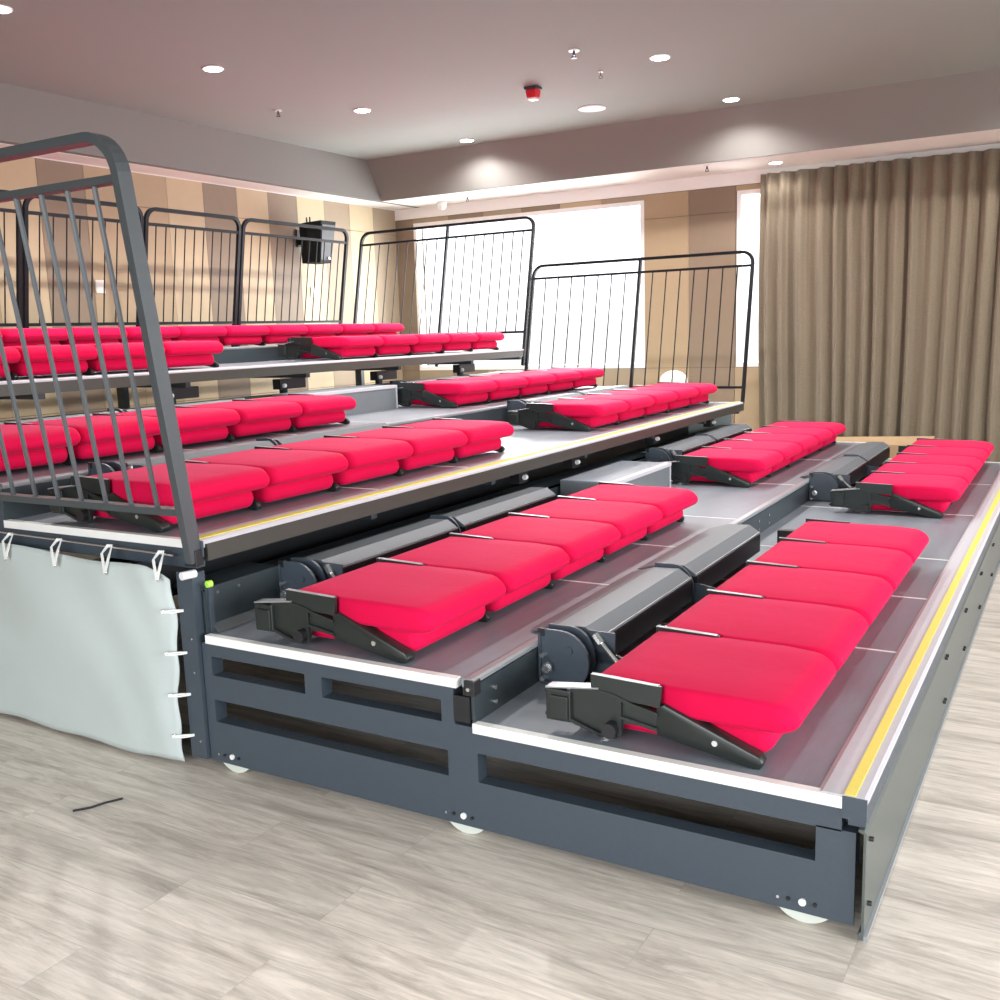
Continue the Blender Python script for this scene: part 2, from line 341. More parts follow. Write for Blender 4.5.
# ---- lower unit
low = thing('seating_platform', 'lowest two-tier seating platform with slotted steel side frame and front skirt', 'seating platform')
tier(low, 1, True, 1.08); tier(low, 2, None, 1.065)
def side_frame(x):
    f = MB(); xo, xi = x, x+.05
    pl0, pl1 = (xo, xo+.010) if x < 1 else (xi-.010, xi)
    f.box(pl0, pl1, .012, 2.165, .032, .178); f.box(*((xo+.010, xi) if x < 1 else (xi-.05, xi-.010)), .012, 2.165, .173, .178)   # deep bottom channel
    f.box(xo, xi, .012, .105, .178, .272)                       # front post
    f.box(xo, xi, 1.065, 1.168, .178, .345)                     # middle post
    f.box(xo, xi, 2.125, 2.165, .178, .458)
    f.box(xo, xi, .045, 1.065, .268, .330)                      # top beam, lowest tier
    f.box(xo, xi, 1.168, 2.125, .258, .345)                     # middle beam, second tier
    f.box(xo, xi, 1.185, 2.125, .412, .458)                     # top beam, second tier
    f.box(xo, xi, 1.14, 1.185, .345, .458); f.box(xo, xi, 1.64, 1.71, .345, .412)
    o = f.build('side_frame', MT['steel'], low)
    s = -1 if x < 1 else 1; fx = xo if x < 1 else xi
    for yy in (.133, 1.12, 2.06): 
        for dy, rr, mm in ((0, .0095, 'tie'), (.035, .005, 'black'), (-.03, .005, 'black'), (.06, .004, 'chrome')):
            MB().cyl((fx-.001*s, yy+dy, .062), (fx+.006*s, yy+dy, .062), rr, 10).build('axle_bolt', MT[mm], o)
    return o
sf = side_frame(X0+.002); side_frame(X1-.052)
for xx in (2.05, 4.15):
    m = MB(); m.box(xx, xx+.05, .02, 2.14, .06, .16); m.box(xx, xx+.05, .02, .10, .16, .33); m.box(xx, xx+.05, 1.09, 1.16, .16, .458); m.box(xx, xx+.05, 2.06, 2.14, .16, .458)
    m.build('inner_frame', MT['steel_dark'], low)
for yy, zz in ((.3, .29), (.75, .29), (1.4, .41), (1.85, .41)): MB().box(.06, X1-.06, yy, yy+.04, zz, zz+.043 if zz < .4 else .461).build('deck_joist', MT['steel_dark'], low)
for xx in (.03, 2.13, 4.23, X1-.1):
    for yy in (.133, 1.12, 2.06):
        q = MB().cyl((xx-.017 if xx < 1 else xx, yy, .084), (xx+.02, yy, .084), .084, 36).build('wheel', MT['wheel'], low)
# slotted end block of the second tier above the first (black bracket); lower black plate stands in for shade in the recess
m = MB().box(-.005, .035, 1.064, 1.100, .440, .486, bev=.003); m.box(0, .01, 1.085, 1.14, .356, .435)
o = m.build('bracket_and_recess_shade', MT['black'], low)
bolts([(-.005, 1.082, .462)], .006).build('bracket_bolt', MT['chrome'], o)
rp = MB().box(.006, X1-.006, 1.071, 1.080, .350, .469).build('riser_panel', MT['steel_dark'], low)
bolts([(x, 1.071, z) for x in (.12, 2.9, 3.1) for z in (.385, .43)], .007, (0, -1, 0)).build('riser_bolt', MT['chrome'], rp)
# skirt
sk = MB(); sk.prism_x([(-.014, .008), (-.014, .282), (-.009, .290), (.004, .290), (.004, .284), (-.008, .280), (-.008, .030), (.000, .022), (.0, .008)], -.012, X1)
sko = sk.build('front_skirt', MT['skirt'], low)
MB().box(-.002, X1, -.010, .03, .292, .3475).build('skirt_rail', MT['steel'], low)
MB().box(-.012, X1, -.022, -.014, .006, .020).build('skirt_foot', MT['alu_grey'], low)
for i, xx in enumerate((.03, 1.49, 2.16, 2.86, 3.56, 4.26, 4.96, 5.66)):
    for dx in ((0,) if i == 0 else (0, .032)):
        for zz in (.252, .085): MB().cyl((xx+dx, -.014, zz), (xx+dx, -.024, zz), .0062, 8).build('skirt_bolt', MT['black'], sko)
# end post at the back of the lower unit, back panel below the middle unit
m = MB().box(-.012, .045, 2.17, 2.245, .035, .700); m.box(.03, .05, 2.14, 2.175, .484, .655); po = m.build('end_post', MT['steel'], low)
bolts([(-.012, 2.19, z) for z in (.1, .35, .47)], .004).build('post_rivet', MT['chrome'], po)
m = MB().box(.02, .385, 2.146, 2.158, .486, .640); m.box(.385, X1-.02, 2.146, 2.158, .486, .611); m.box(.02, .385, 2.148, 2.30, .632, .644); m.box(.385, X1-.02, 2.146, 2.34, .600, .611); m.prism_x([(2.146, .486), (2.146, .515), (2.12, .486)], .04, .42)
bp = m.build('back_panel', MT['steel_dark'], low)
bolts([(x, 2.145, .62) for x in (.07, .17)] + [(.40, 2.145, .62), (.40, 2.145, .52)], .006, (0, -1, 0)).build('panel_bolt', MT['chrome'], bp)

# ---- middle unit
mid = thing('seating_platform', 'middle two-tier seating platform with the pale canvas hung from its near side', 'seating platform')
def upper_unit(root, a, b, xs):
    ya, za, zb = Y[a], H[a], H[b]
    tier(root, a, a == 3, 1.08, xs); tier(root, b, None, 1.07, xs)
    MB().box(xs+.02, X1-.004, ya-.011, ya+.03, za-.068, za-.0085).build('fascia', MT['fascia'], root)
    MB().box(xs+.006, X1-.006, Y[b]-.009, Y[b], za-.003, zb-.015).build('riser_panel', MT['steel_dark'], root)
    for x in (xs+.002, X1-.042):
        f = MB(); f.box(x, x+.04, ya+.03, ya+2.12, za-.095, za-.028)
        f.box(x, x+.04, Y[b], ya+2.12, za-.028, zb-.028)
        f.build('side_beam', MT['steel'], root)
    for x in (1.0, 2.0, 3.1, 4.2, 5.3): MB().box(x, x+.04, ya+.035, ya+2.1, za-.10, za-.025).build('deck_joist', MT['steel_dark'], root)
MT['fascia'] = mat('bronze_grey_fascia', (.062, .064, .054), .4, .2, .08, 20)
upper_unit(mid, 3, 4, .02)
m = MB().box(.04, X1-.04, 4.300, 4.312, .948, 1.072); m.box(.04, X1-.04, 4.39, 4.47, 1.088, 1.10); m.build('back_panel', MT['steel_dark'], mid)
# columns under the middle unit, each on its own wheel
for x in (.06, 3.0, X1-.12):
    f = MB(); f.box(x, x+.05, 4.1, 4.18, .12, .84); f.box(x, x+.05, 2.5, 4.18, .06, .14); f.build('column', MT['steel_dark'], mid)
    for yy in (2.62, 4.0): MB().cyl((x+.052, yy, .062), (x+.085, yy, .062), .062, 24).build('wheel', MT['wheel'], mid)
for yy, za_, zb_ in ((2.62, .50, .665), (3.45, .30, .50), (3.9, .12, .32)):
    MB().box(.06, X1-.06, yy, yy+.05, za_, zb_).build('gap_shade_beam', MT['steel_black'], mid)  # added dark beams that hide the lit floor and darken the gap
# rollers and brackets seen below the deck edge
for x in (2.35, 3.0, 4.3, 5.55):
    MB().box(x, x+.10, 2.22, 2.28, .655, .71).build('bracket', MT['black'], mid)
    MB().cyl((x+.02, 2.20, .69), (x+.04, 2.20, .69), .014, 12).build('roller', MT['white'], mid)
# near end: slotted cap, white roller and lime plug
MB().box(-.01, .025, 2.145, 2.20, .725, .782, bev=.002).build('end_cap', MT['black'], mid)
MB().cyl((-.052, 2.175, .700), (.0, 2.165, .700), .014, 16).build('guide_roller', MT['white'], mid)
MB().cyl((.018, 2.135, .660), (.036, 2.13, .660), .012, 12).build('end_plug', MT['lime'], mid)
MB().tube([(-.012, 2.25, .757), (-.012, 3.3, .768), (-.012, 4.3, .775)], .004, 6).build('tie_wire', MT['chrome'], mid)

# ---- upper unit
upp = thing('seating_platform', 'highest two-tier seating platform against the panelled back wall, ringed by black railings', 'seating platform')
upper_unit(upp, 5, 6, .02)
for x in (.06, 3.05, X1-.12):
    f = MB(); f.box(x, x+.05, 6.2, 6.28, .12, 1.32); f.box(x, x+.05, 4.6, 6.28, .06, .14); f.build('column', MT['steel_dark'], upp)
    for yy in (4.75, 6.0): MB().cyl((x+.052, yy, .062), (x+.085, yy, .062), .062, 24).build('wheel', MT['wheel'], upp)
for x in (1.9, 2.9, 4.0, 5.2):
    m = MB().box(x, x+.26, 4.40, 4.47, 1.13, 1.20); m.box(x+.05, x+.09, 4.42, 4.46, 1.10, 1.2); m.build('bracket', MT['black'], upp)
    MB().cyl((x+.02, 4.39, 1.155), (x+.04, 4.39, 1.155), .014, 12).build('roller', MT['white'], upp)

# ------------------------------------------------------------------ folded seat rows
PITCH = .485
def cushion(name, x0, x1, y_front, y_back, zb, zt, notch, parent, bulge=.003):
    """rounded pad lofted front to back; notch narrows the rear part so the plate between two pads shows"""
    bm = bmesh.new(); rings = []
    cx, wx = (x0+x1)/2, (x1-x0)/2; zc, hz = (zb+zt)/2, (zt-zb)/2
    zc0 = zc
    ys = []
    L = y_back-y_front; rr = hz*(1.5 if notch else 1.0)
    for a in (4, 18, 35, 52, 70, 90): ys.append((y_front + rr*(1-math.sin(math.radians(a))), math.cos(math.radians(90-a)) if False else math.sin(math.acos(max(0, min(1, (rr-(rr*(1-math.sin(math.radians(a)))))/rr*0 + math.cos(math.radians(a)))))), a))
    st = []
    for a in (6, 20, 36, 54, 72, 90):
        st.append((y_front + rr*(1-math.cos(math.radians(90-(90-a))) ) if False else y_front + rr*(1-math.cos(math.radians(a))), math.sin(math.radians(a)), 0))
    for t in (.18, .3, .42): st.append((y_front+rr+(L-rr)*t, 1, 0))
    if notch:
        yn = y_front + (y_back-y_front)*.64
        st += [(yn-.012, 1, 0), (yn, 1, .7), (yn+.01, 1, 1)]
    st += [(y_front+L*.75, 1, 1 if notch else 0), (y_front+L*.90, 1, 1 if notch else 0), (y_back-.012, .96, 1 if notch else 0), (y_back-.002, .80, 1 if notch else 0)]
    for y, s, nn in st:
        zc = zc0 - (.010*max(0, 1-(y-y_front)/.18)**2 if notch else 0)
        h = hz*s; w = wx - .013*nn - (1-s)*(.036 if y < y_front+.2 else .02)
        r = min(h*.92, ((.014 + .02*max(0, 1-(y-y_front)/.12)) if notch else .028) if not nn else .010); r = max(r, .0015)
        up = bulge*math.sin(PI*min(1, max(0, (y-y_front)/L)))
        ring = []
        pts = []
        for qx, qz, a0 in ((1, 1, 0), (-1, 1, 90), (-1, -1, 180), (1, -1, 270)):
            for k in range(5):
                a = math.radians(a0 + k*22.5)
                pts.append((cx + qx*(w-r) + r*math.cos(a), zc + qz*(h-r) + r*math.sin(a)))
            if (qx, qz) == (1, 1):
                for u in (.6, .2, -.2, -.6): pts.append((cx+(w-r)*u, zc+h+up*s*(1-u*u*.6)))
        ring = [bm.verts.new((x, y, z)) for x, z in pts]
        rings.append(ring)
    for a, b in zip(rings, rings[1:]):
        m = len(a)
        for k in range(m): bm.faces.new((a[k], a[(k+1) % m], b[(k+1) % m], b[k]))
    bm.faces.new(rings[0]); bm.faces.new(rings[-1][::-1])
    mb = MB(); mb.bm.free(); mb.bm = bm
    return mb.build(name, MT['fabric'], parent, True)

def seat_row(name, n, loc, label, group, ends=(True, True), housing=True):
    R_ = thing(name, label, 'folded seats', loc, group)
    for i in range(n):
        a = .008 + i*PITCH; b = a + PITCH
        cushion('backrest', a+.0015, b-.0015, .170, .722, .096, .178, True, R_)
        s = cushion('seat_cushion', a+.030, b-.030, .238, .700, .018, .098, False, R_, .0)
    for i in range(n+1):
        x = i*PITCH
        first = i == 0; last = i == n
        # plate carrying the backrest
        pw = .006 if first or last else .007
        p = MB().prism_x([(.724, .132), (.724, .186), (.52, .180), (.525, .122)], x-pw, x+pw).build('side_plate', MT['olive'], R_)
        MB().prism_x([(.724, .1855), (.724, .187), (.53, .1815), (.53, .180)], x-pw, x+pw+.004).build('plate_rim', MT['alu_grey'], p)
        # wedge shaped folded arm
        aw = .022 if first else .014
        x_a = x-.005 if first else x-.012
        o = MB().prism_x([(.535, .044), (.535, .121), (.515, .132), (.262, .034), (.250, .018), (.258, .001), (.275, .001)], x_a, x_a+(.045 if first else .024), bev=.004).build('armrest', MT['olive'], R_, True)
        if first:
            MB().cyl((x_a-.004, .375, .052), (x_a+.004, .375, .052), .008, 10).build('arm_bolt', MT['chrome'], o)
            # hinge casting behind the arm
            l = MB()
            l.prism_x([(.53, .058), (.53, .108), (.60, .122), (.66, .140), (.72, .142), (.79, .128), (.79, .040), (.70, .012), (.65, .014), (.63, .060)], x+.002, x+.014, bev=.002)
            l.prism_x([(.53, .108), (.60, .122), (.66, .142), (.72, .147), (.79, .134), (.79, .126), (.72, .138), (.66, .132), (.60, .112), (.53, .098)], x-.010, x+.014)
            l.prism_x([(.53, .064), (.64, .082), (.64, .074), (.53, .054)], x-.008, x+.004)
            l.prism_x([(.79, .040), (.70, .012), (.65, .014), (.65, .024), (.70, .022), (.79, .050)], x-.010, x+.004)
            l.prism_x([(.635, .020), (.635, .125), (.648, .125), (.648, .018)], x-.006, x+.004)
            h_ = l.build('hinge_casting', MT['olive'], R_)
            MB().cyl((x-.028, .664, .040), (x+.004, .664, .040), .021, 16).build('hinge_pin', MT['black'], h_, True)
            e = MB().box(x-.012, x+.045, .785, .862, .036, .128, bev=.004); e.box(x-.020, x-.010, .790, .845, .044, .112, bev=.003)
            e_ = e.build('end_block', MT['olive'], R_)
            bolts([(x+.01, .866, .045), (x+.01, .866, .115)], .007, (0, 1, 0)).build('block_bolt', MT['black'], e_)
            MB().prism_x([(.862, .128), (.70, .148), (.70, .152), (.862, .132)], x-.012, x+.03).build('block_rim', MT['alu_grey'], e_)
        elif last:
            MB().box(x-.006, x+.035, .60, .86, .05, .12, bev=.004).build('end_block', MT['olive'], R_)
    # long pivot beam under the backs
    MB().box(.03, n*PITCH-.02, .74, .80, .030, .075).build('pivot_beam', MT['steel_dark'], R_)
    if housing:
        hx0 = .335; hx1 = n*PITCH + .005
        D = MB(); pr = [(1.066, .006), (1.066, .178), (1.00, .178)]
        for k in range(0, 10): a = math.radians(90 - k*14); pr.append((.990 - .098*math.cos(math.radians(90-k*14+0))*1.0, .080 + .098*math.sin(math.radians(90-k*14))))
        pr += [(.925, .006)]
        D.prism_x(pr, hx0, hx0+.012)
        D.box(hx0-.006, hx0+.014, 1.058, 1.067, .0, .165)
        D.box(hx0, hx0+.06, .90, 1.066, .001, .010)
        d = D.build('end_plate', MT['steel'], R_)
        bolts([(hx0, .96, .118)], .014).build('plate_bolt', MT['steel'], d)
        b = MB(); b.cyl((hx0-.035, 1.03, .058), (hx0, 1.03, .058), .012, 8); b.cyl((hx0-.020, 1.03, .058), (hx0-.01, 1.03, .058), .019, 6)
        b.cyl((hx0-.02, 1.048, .095), (hx0, 1.048, .095), .008, 8); b.cyl((hx0-.02, 1.048, .018), (hx0, 1.048, .018), .008, 8)
        b.build('lock_bolt', MT['chrome'], d)
        MB().box(hx0-.003, hx0+.016, 1.045, 1.068, .155, .180).build('plate_cap', MT['black'], d)
        # roller covers in two lengths
        xs_ = [(hx0+.10, hx0+.965), (hx0+1.02, hx1-.17)] 
        for xa, xb in xs_:
            c = MB().prism_x([(1.15, .1350), (1.15, .1375), (1.05, .166), (.950, .169), (.903, .138), (.903, .128), (1.060, .128), (1.062, .1350)], xa, xb)
            cv = c.build('roller_cover', MT['cover'], R_)
            MB().prism_x([(.910, .128), (.897, .126), (.897, .045), (.93, .02), (1.066, .02), (1.066, .128)], xa+.004, xb-.004).build('roller_face', MT['steel_black'], cv)
            MB().box(xa, xb, .8985, .9035, .130, .1385).build('cover_lip', MT['alu_grey'], cv)
        for xa in (hx0+.055, hx0+.985):
            pr = []
            for k in range(0, 13): a = math.radians(100 + k*14); pr.append((.975 + .088*math.cos(a)*-1 if False else .985 - .088*math.sin(math.radians(k*14)), .082 + .098*math.cos(math.radians(k*14))))
            pr += [(1.06, -.0 + .012), (1.06, .178)]
            MB().prism_x(pr, xa, xa+.012).build('roller_disc', MT['steel'], R_)
            MB().prism_x([(.96, .02), (.86, .03), (.80, .07), (.80, .085), (.88, .10), (.96, .10)], xa+.03, xa+.04).build('link_plate', MT['steel'], R_)
        st = MB().cyl((hx0+.075, .90, .150), (hx0+.055, .80, .060), .008, 10); st.cyl((hx0+.078, .905, .155), (hx0+.070, .88, .130), .014, 8)
        so = st.build('gas_strut', MT['chrome'], R_)
        MB().box(hx0+.085, hx0+.092, .84, .93, .06, .165).build('strut_plate', MT['steel'], R_)
    return R_
MT['cover'] = mat('satin_grey_cover', (.125, .140, .155), .5, .0, .04, 8)

nx, fx = .062, 3.69
near = seat_row('folded_seat_row', 5, (nx, Y[1], H[1]), 'five red folded seats at the near end of the lowest tier', 'five-seat folded rows')
rest = [(nx-.012, 2, 'five red folded seats at the near end of the second tier, below the dark gap'),
        (.085, 3, 'five red folded seats on the third tier, behind the near railing foot'),
        (nx, 4, 'red folded seats on the near fourth tier, seen through the railing bars'),
        (nx, 5, 'red folded seats on the fifth tier at the left, ending before the dark aisle riser'),
        (fx, 1, 'five red folded seats at the far end of the lowest tier'),
        (fx-.05, 2, 'five red folded seats at the far end of the second tier'),
        (fx-.05, 3, 'five red folded seats at the far end of the third tier'),
        (fx, 4, 'five red folded seats at the far end of the fourth tier, below the bright window'),
        (fx+.05, 5, 'five red folded seats at the far end of the fifth tier, above the beige gap')]
for x, k, lab in rest:
    r = copy_tree(near); r.location = (x, Y[k], H[k]); r['label'] = lab
seat_row('folded_seat_row', 12, (.20, Y[6], H[6]), 'unbroken row of red folded seats on the topmost tier in front of the back railing', None, housing=False)
del_group = [o for o in bpy.data.objects if o.name.startswith('folded_seat_row') and not o.get('group')]

# ------------------------------------------------------------------ aisle steps
def aisle_step(x0, x1, y0, y1, z0, z1, label):
    t = thing('aisle_step', label, 'step', (x0, y0, z0), 'boxed aisle steps')
    h = z1-z0; w_ = x1-x0; d = y1-y0
    MB().box(0, w_, 0, d, 0, h-.012).build('step_box', MT['stepbox'], t)
    MB().box(0, w_-.0, .03, d, h-.012, h-.001).build('tread', MT['deck'], t)
    MB().prism_x([(-.008, h-.02), (-.008, h), (.03, h+.001), (.03, h-.012), (.0, h-.012), (0, h-.02)], 0, w_).build('nosing', MT['alu'], t)
    MB().box(w_-.014, w_+.002, -.004, .01, 0, h-.012).build('corner_trim', MT['alu'], t)
    return t
MT['stepbox'] = mat('step_box_paint', (.20, .22, .235), .35, .2, .06, 12)
aisle_step(2.66, 3.52, 1.80, 2.13, H[2], .640, 'grey aisle step box on the second tier, beneath the dark gap')
aisle_step(2.70, 3.66, 3.97, 4.285, H[4], 1.115, 'grey aisle step box on the fourth tier, left of the far folded seats')

# ------------------------------------------------------------------ railings
def arc(c, r, a0, a1, n, f):
    return [f(c[0]+r*math.cos(math.radians(a0+(a1-a0)*k/n)), c[1]+r*math.sin(math.radians(a0+(a1-a0)*k/n))) for k in range(n+1)]
def rail(name, label, f, u0, u1, zlow, ztop, zmid, mat_, posts=(), nb=8, bw=.0075, tw=.036, td=.022, foot0=None, foot1=None, r=.10, group=None, nrm=(1, 0, 0), zbot=None, origin=(0, 0, 0)):
    """f(u, z) -> point on the (leaning) panel; u runs along the panel"""
    O = Vector(origin)
    t = thing(name, label, 'railing', origin, group)
    F = lambda u, z: Vector(f(u, z)) - O
    foot0 = zlow if foot0 is None else foot0; foot1 = zlow if foot1 is None else foot1
    path = [F(u0, foot0), F(u0, ztop-r)] + arc((u0+r, ztop-r), r, 180, 90, 7, F)[1:] + arc((u1-r, ztop-r), r, 90, 0, 7, F) + [F(u1, foot1)]
    MB().tube(path, 0, flat=(td, tw, nrm)).build('frame', mat_, t)
    MB().tube([F(u0, zmid), F(u1, zmid)], 0, flat=(td*.8, tw*.8, nrm)).build('mid_rail', mat_, t)
    zb = zlow+.12 if zbot is None else zbot
    MB().tube([F(u0, zb), F(u1, zb)], 0, flat=(td*.8, tw*.8, nrm)).build('bottom_rail', mat_, t)
    us = [u0] + list(posts) + [u1]
    for p in posts: MB().tube([F(p, foot0), F(p, ztop)], 0, flat=(td, tw*.9, nrm)).build('post', mat_, t)
    for a, b in zip(us, us[1:]):
        for k in range(1, nb+1):
            u = a+(b-a)*k/(nb+1)
            MB().tube([F(u, zb), F(u, zmid)], bw, 6).build('baluster', mat_, t)
    return t
ln = lambda z, z0=.75: -.126*(z-z0)
rail('guard_railing', 'big grey railing in the left foreground, leaning outward above the pale canvas', lambda u, z: (ln(z), u, z), 2.165, 4.26, .74, 2.095, 1.968, MT['rail'],
     posts=(), nb=15, tw=.030, td=.052, r=.11, zbot=.912, bw=.009, origin=(0, 2.165, .74))
fl = lambda z, z0: X1+.002+.225*(z-z0)
rail('guard_railing', 'lower black railing at the far side, right of the taller one', lambda u, z: (fl(z, .87), u, z), 2.15, 4.31, .80, 2.095, 1.975, MT['rail_black'],
     posts=(3.20,), nb=7, tw=.026, td=.03, r=.10, zbot=.935, bw=.0055, origin=(X1, 2.15, .8))
rail('guard_railing', 'taller black railing at the far side, against the bright window', lambda u, z: (fl(z, 1.30), u, z), 4.30, 6.40, 1.15, 2.565, 2.44, MT['rail_black'],
     posts=(5.30,), nb=8, tw=.026, td=.03, r=.10, zbot=1.47, bw=.0055, origin=(X1, 4.3, 1.15))
bf = lambda u, z: (u, 6.44-.17*(z-1.42), z)
labs = ['black back railing panel nearest the wall loudspeaker', 'black back railing panel second from the loudspeaker, before a dark brown wall panel',
        'black back railing panel third from the loudspeaker, crossed by the near railing post', 'black back railing panel at the left, seen through the near railing bars', 'black back railing panel at the left picture edge']
edges = [(4.57, 6.05), (3.48, 4.52), (2.40, 3.43), (1.32, 2.35), (.24, 1.27)]
for (a, b), lab in zip(edges, labs):
    rail('back_railing', lab, bf, a, b, 1.42, 2.555, 2.435, MT['rail_black'], nb=int((b-a)/.115), tw=.030, td=.03, r=.09, zbot=1.64, bw=.0055, group='railing panels behind the topmost tier', nrm=(0, 1, 0), origin=(a, 6.44, 1.42))

# ------------------------------------------------------------------ canvas side cover with its ties
def canvas():
    bm = bmesh.new(); ny, nz = 140, 34; ya, yb = 2.252, 6.40; V = []  # rear stretch is added out of view to shade the gap below
    for i in range(ny+1):
        y = ya + (yb-ya)*i/ny; u = (y-ya)/2.0; row = []
        zt = .715 + .012*math.sin(u*PI*5.0+1.2)*(.7) - (.0 if u > .05 else (.05-u)*.9) + min(u, .5)*.02
        zb_ = .015 + .004*math.sin(u*30)
        for j in range(nz+1):
            v = j/nz; z = zb_ + (zt-zb_)*v
            e = math.exp(-((u)/.03)**2)
            x = -.035 - .010*math.sin(v*7+u*9) - .007*math.sin(u*17+v*2.0+math.sin(v*5))*(.2+.8*v**2) - .004*math.sin(u*41-v*9+3*math.sin(u*9))*(.3+.7*v) - .018*math.sin(v*PI)*math.sin(u*8) + .012*e
            row.append(bm.verts.new((x, y - .012*(1-v)*(1-u) + .006*math.sin(v*22)*e + .03*(1-v)*e, z)))
        V.append(row)
    for i in range(ny):
        for j in range(nz): bm.faces.new((V[i][j], V[i+1][j], V[i+1][j+1], V[i][j+1]))
    mb = MB(); mb.bm.free(); mb.bm = bm
    o = mb.build('canvas_cover', MT['canvas'], None, True)
    md = o.modifiers.new('thickness', 'SOLIDIFY'); md.thickness = .003
    return o
cv = tag(canvas(), 'pale grey-green canvas sheet tied over the near side of the stand', 'cover')
def eyelet(p, d):
    m = MB(); n = 12; pts = [(p[0], p[1]+.006*math.cos(2*PI*k/n), p[2]+.006*math.sin(2*PI*k/n)) for k in range(n+1)]
    return m.tube(pts, .0025, 6).build('eyelet', MT['chrome'], cv)
for yy in (2.285, 2.55, 2.83, 3.12, 3.42):
    zt = .70; eyelet((-.058, yy, zt-.02), 0)
    MB().tube([(-.062, yy+.0, zt-.022), (-.050, yy+.022, .745), (-.016, yy+.03, .765), (-.012, yy+.012, .765), (-.045, yy-.008, .735), (-.062, yy-.002, zt-.018)], 0, flat=(.003, .012, (1, 0, 0))).build('tie', MT['tie'], cv)
for zz in (.565, .415, .265, .115):
    eyelet((-.050, 2.285, zz), 0)
    MB().tube([(-.052, 2.290, zz), (-.040, 2.25, zz+.006), (-.014, 2.225, zz+.004), (-.014, 2.225, zz-.001), (-.040, 2.25, zz-.002), (-.052, 2.287, zz-.004)], .0035, 6).build('tie', MT['tie'], cv)

o = MB().box(X1+.006, X1+.012, 2.25, 6.40, .012, .70).build('canvas_cover', MT['canvas'])  # added unseen sheet that keeps light from under the decks
tag(o, 'added unseen canvas sheet blocking light from the far side beneath the decks', 'cover')

# ------------------------------------------------------------------ curtain
def curtain():
    bm = bmesh.new(); ya, yb = -3.6, 2.44; n = 760; nz = 14; V = []
    random.seed(11); amps = [random.uniform(.6, 1.25) for _ in range(60)]; ph = 0; prof = []; Yp = []
    wav = []; y = yb
    for k in range(60):
        wl = random.uniform(.10, .21) * (1.15 if k % 5 == 0 else 1); wav.append((y, wl, amps[k])); y -= wl
    for i in range(n+1):
        yy = yb - (yb-ya)*i/n
        for (s, wl, a) in wav:
            if s >= yy > s-wl: t = (s-yy)/wl; break
        base = math.sin(2*PI*t)
        x = .045*a*(base + .28*math.sin(4*PI*t+a*3)) + .012*math.sin(yy*3.1)
        col = []
        for j in range(nz+1):
            v = j/nz; z = .03 + (2.905-.03)*v
            sp = .55+.45*(1-v) if v > .8 else 1
            drift = .035*math.sin(yy*2.3+v*2.2)*(1-v) 
            col.append(bm.verts.new((WX-.11 + x*(.75+.35*(1-v)) , yy + drift, z)))
        V.append(col)
    for i in range(n):
        for j in range(nz): bm.faces.new((V[i][j], V[i+1][j], V[i+1][j+1], V[i][j+1]))
    mb = MB(); mb.bm.free(); mb.bm = bm
    o = mb.build('curtain', MT['curtain'], None); 
    for p in o.data.polygons: p.use_smooth = True
    md = o.modifiers.new('thickness', 'SOLIDIFY'); md.thickness = .004
    return o
tag(curtain(), 'tall olive-brown pleated curtain covering the right part of the far wall', 'curtain')

# ------------------------------------------------------------------ ceiling fittings
def downlight(x, y, z, label, power=135, r=.062):
    t = thing('downlight', label, 'ceiling light', (x, y, z), 'recessed downlights')
    m = MB(); n = 28
    for rr, hh in ((r+.014, .006),): 
        m.cyl((0, 0, -.007), (0, 0, -.0005), rr, n)
    m.build('trim_ring', MT['white'], t, True)
    MB().cyl((0, 0, -.010), (0, 0, -.0072), r, n).build('lens', MT['lamp'], t)
    l = bpy.data.lights.new('downlight_beam', 'SPOT'); l.energy = power; l.spot_size = math.radians(152); l.spot_blend = .5; l.shadow_soft_size = .05; l.color = (1, .95, .93)
    o = bpy.data.objects.new('downlight_beam', l); C.objects.link(o); o.location = (0, 0, -.03); o.parent = t
    return t
DL = [(1.51, 5.05, 'downlight at the top left picture corner'), (3.14, 5.05, 'bright downlight on the left of the high ceiling, above the railing corner'),
      (4.84, 5.05, 'middle downlight of the left ceiling row'), (6.55, 5.07, 'downlight of the left row close to the beam, above the window'),
      (3.08, 2.40, 'downlight just cut by the top picture edge'), (4.83, 2.36, 'downlight right of the red alarm on the high ceiling'),
      (6.48, 2.355, 'downlight close to the beam above the curtain edge'), (3.1, -.35, 'downlight above the open floor in front of the skirt, near the stand end'), (6.48, -.35, 'downlight near the beam above the open floor at the far right')]
for x, y, lab in DL: downlight(x, y, ZC, lab)
downlight(7.45, 2.23, ZB-.004, 'downlight on the low bay ceiling just in front of the curtain', 9, .055)

def sprinkler(x, y, z, label, s=1.0):
    t = thing('sprinkler_head', label, 'sprinkler', (x, y, z), 'ceiling sprinklers')
    MB().cyl((0, 0, -.008), (0, 0, -.0005), .032*s, 20).build('escutcheon', MT['white'], t)
    m = MB().cyl((0, 0, -.035), (0, 0, -.006), .008*s, 10); m.cyl((0, -.014, -.05), (0, -.010, -.03), .003, 6); m.cyl((0, .014, -.05), (0, .010, -.03), .003, 6); m.cyl((0, 0, -.055), (0, 0, -.05), .018*s, 14)
    m.build('nozzle', MT['steel'], t)
sprinkler(4.29, 2.78, ZC, 'small sprinkler head on the high ceiling, upper right of the red alarm', 1.2)
sprinkler(4.40, 5.60, ZC, 'small sprinkler head on the high ceiling between the two left downlights')
sprinkler(7.17, 2.80, ZB-.004, 'sprinkler head on the low bay ceiling left of the curtain downlight', 1.1)
sprinkler(7.37, 5.60, ZB-.004, 'tiny sprinkler head on the bay ceiling above the window')
sprinkler(4.93, 2.87, ZC, 'smallest sprinkler head, between the red alarm and the nearest downlight', .5)
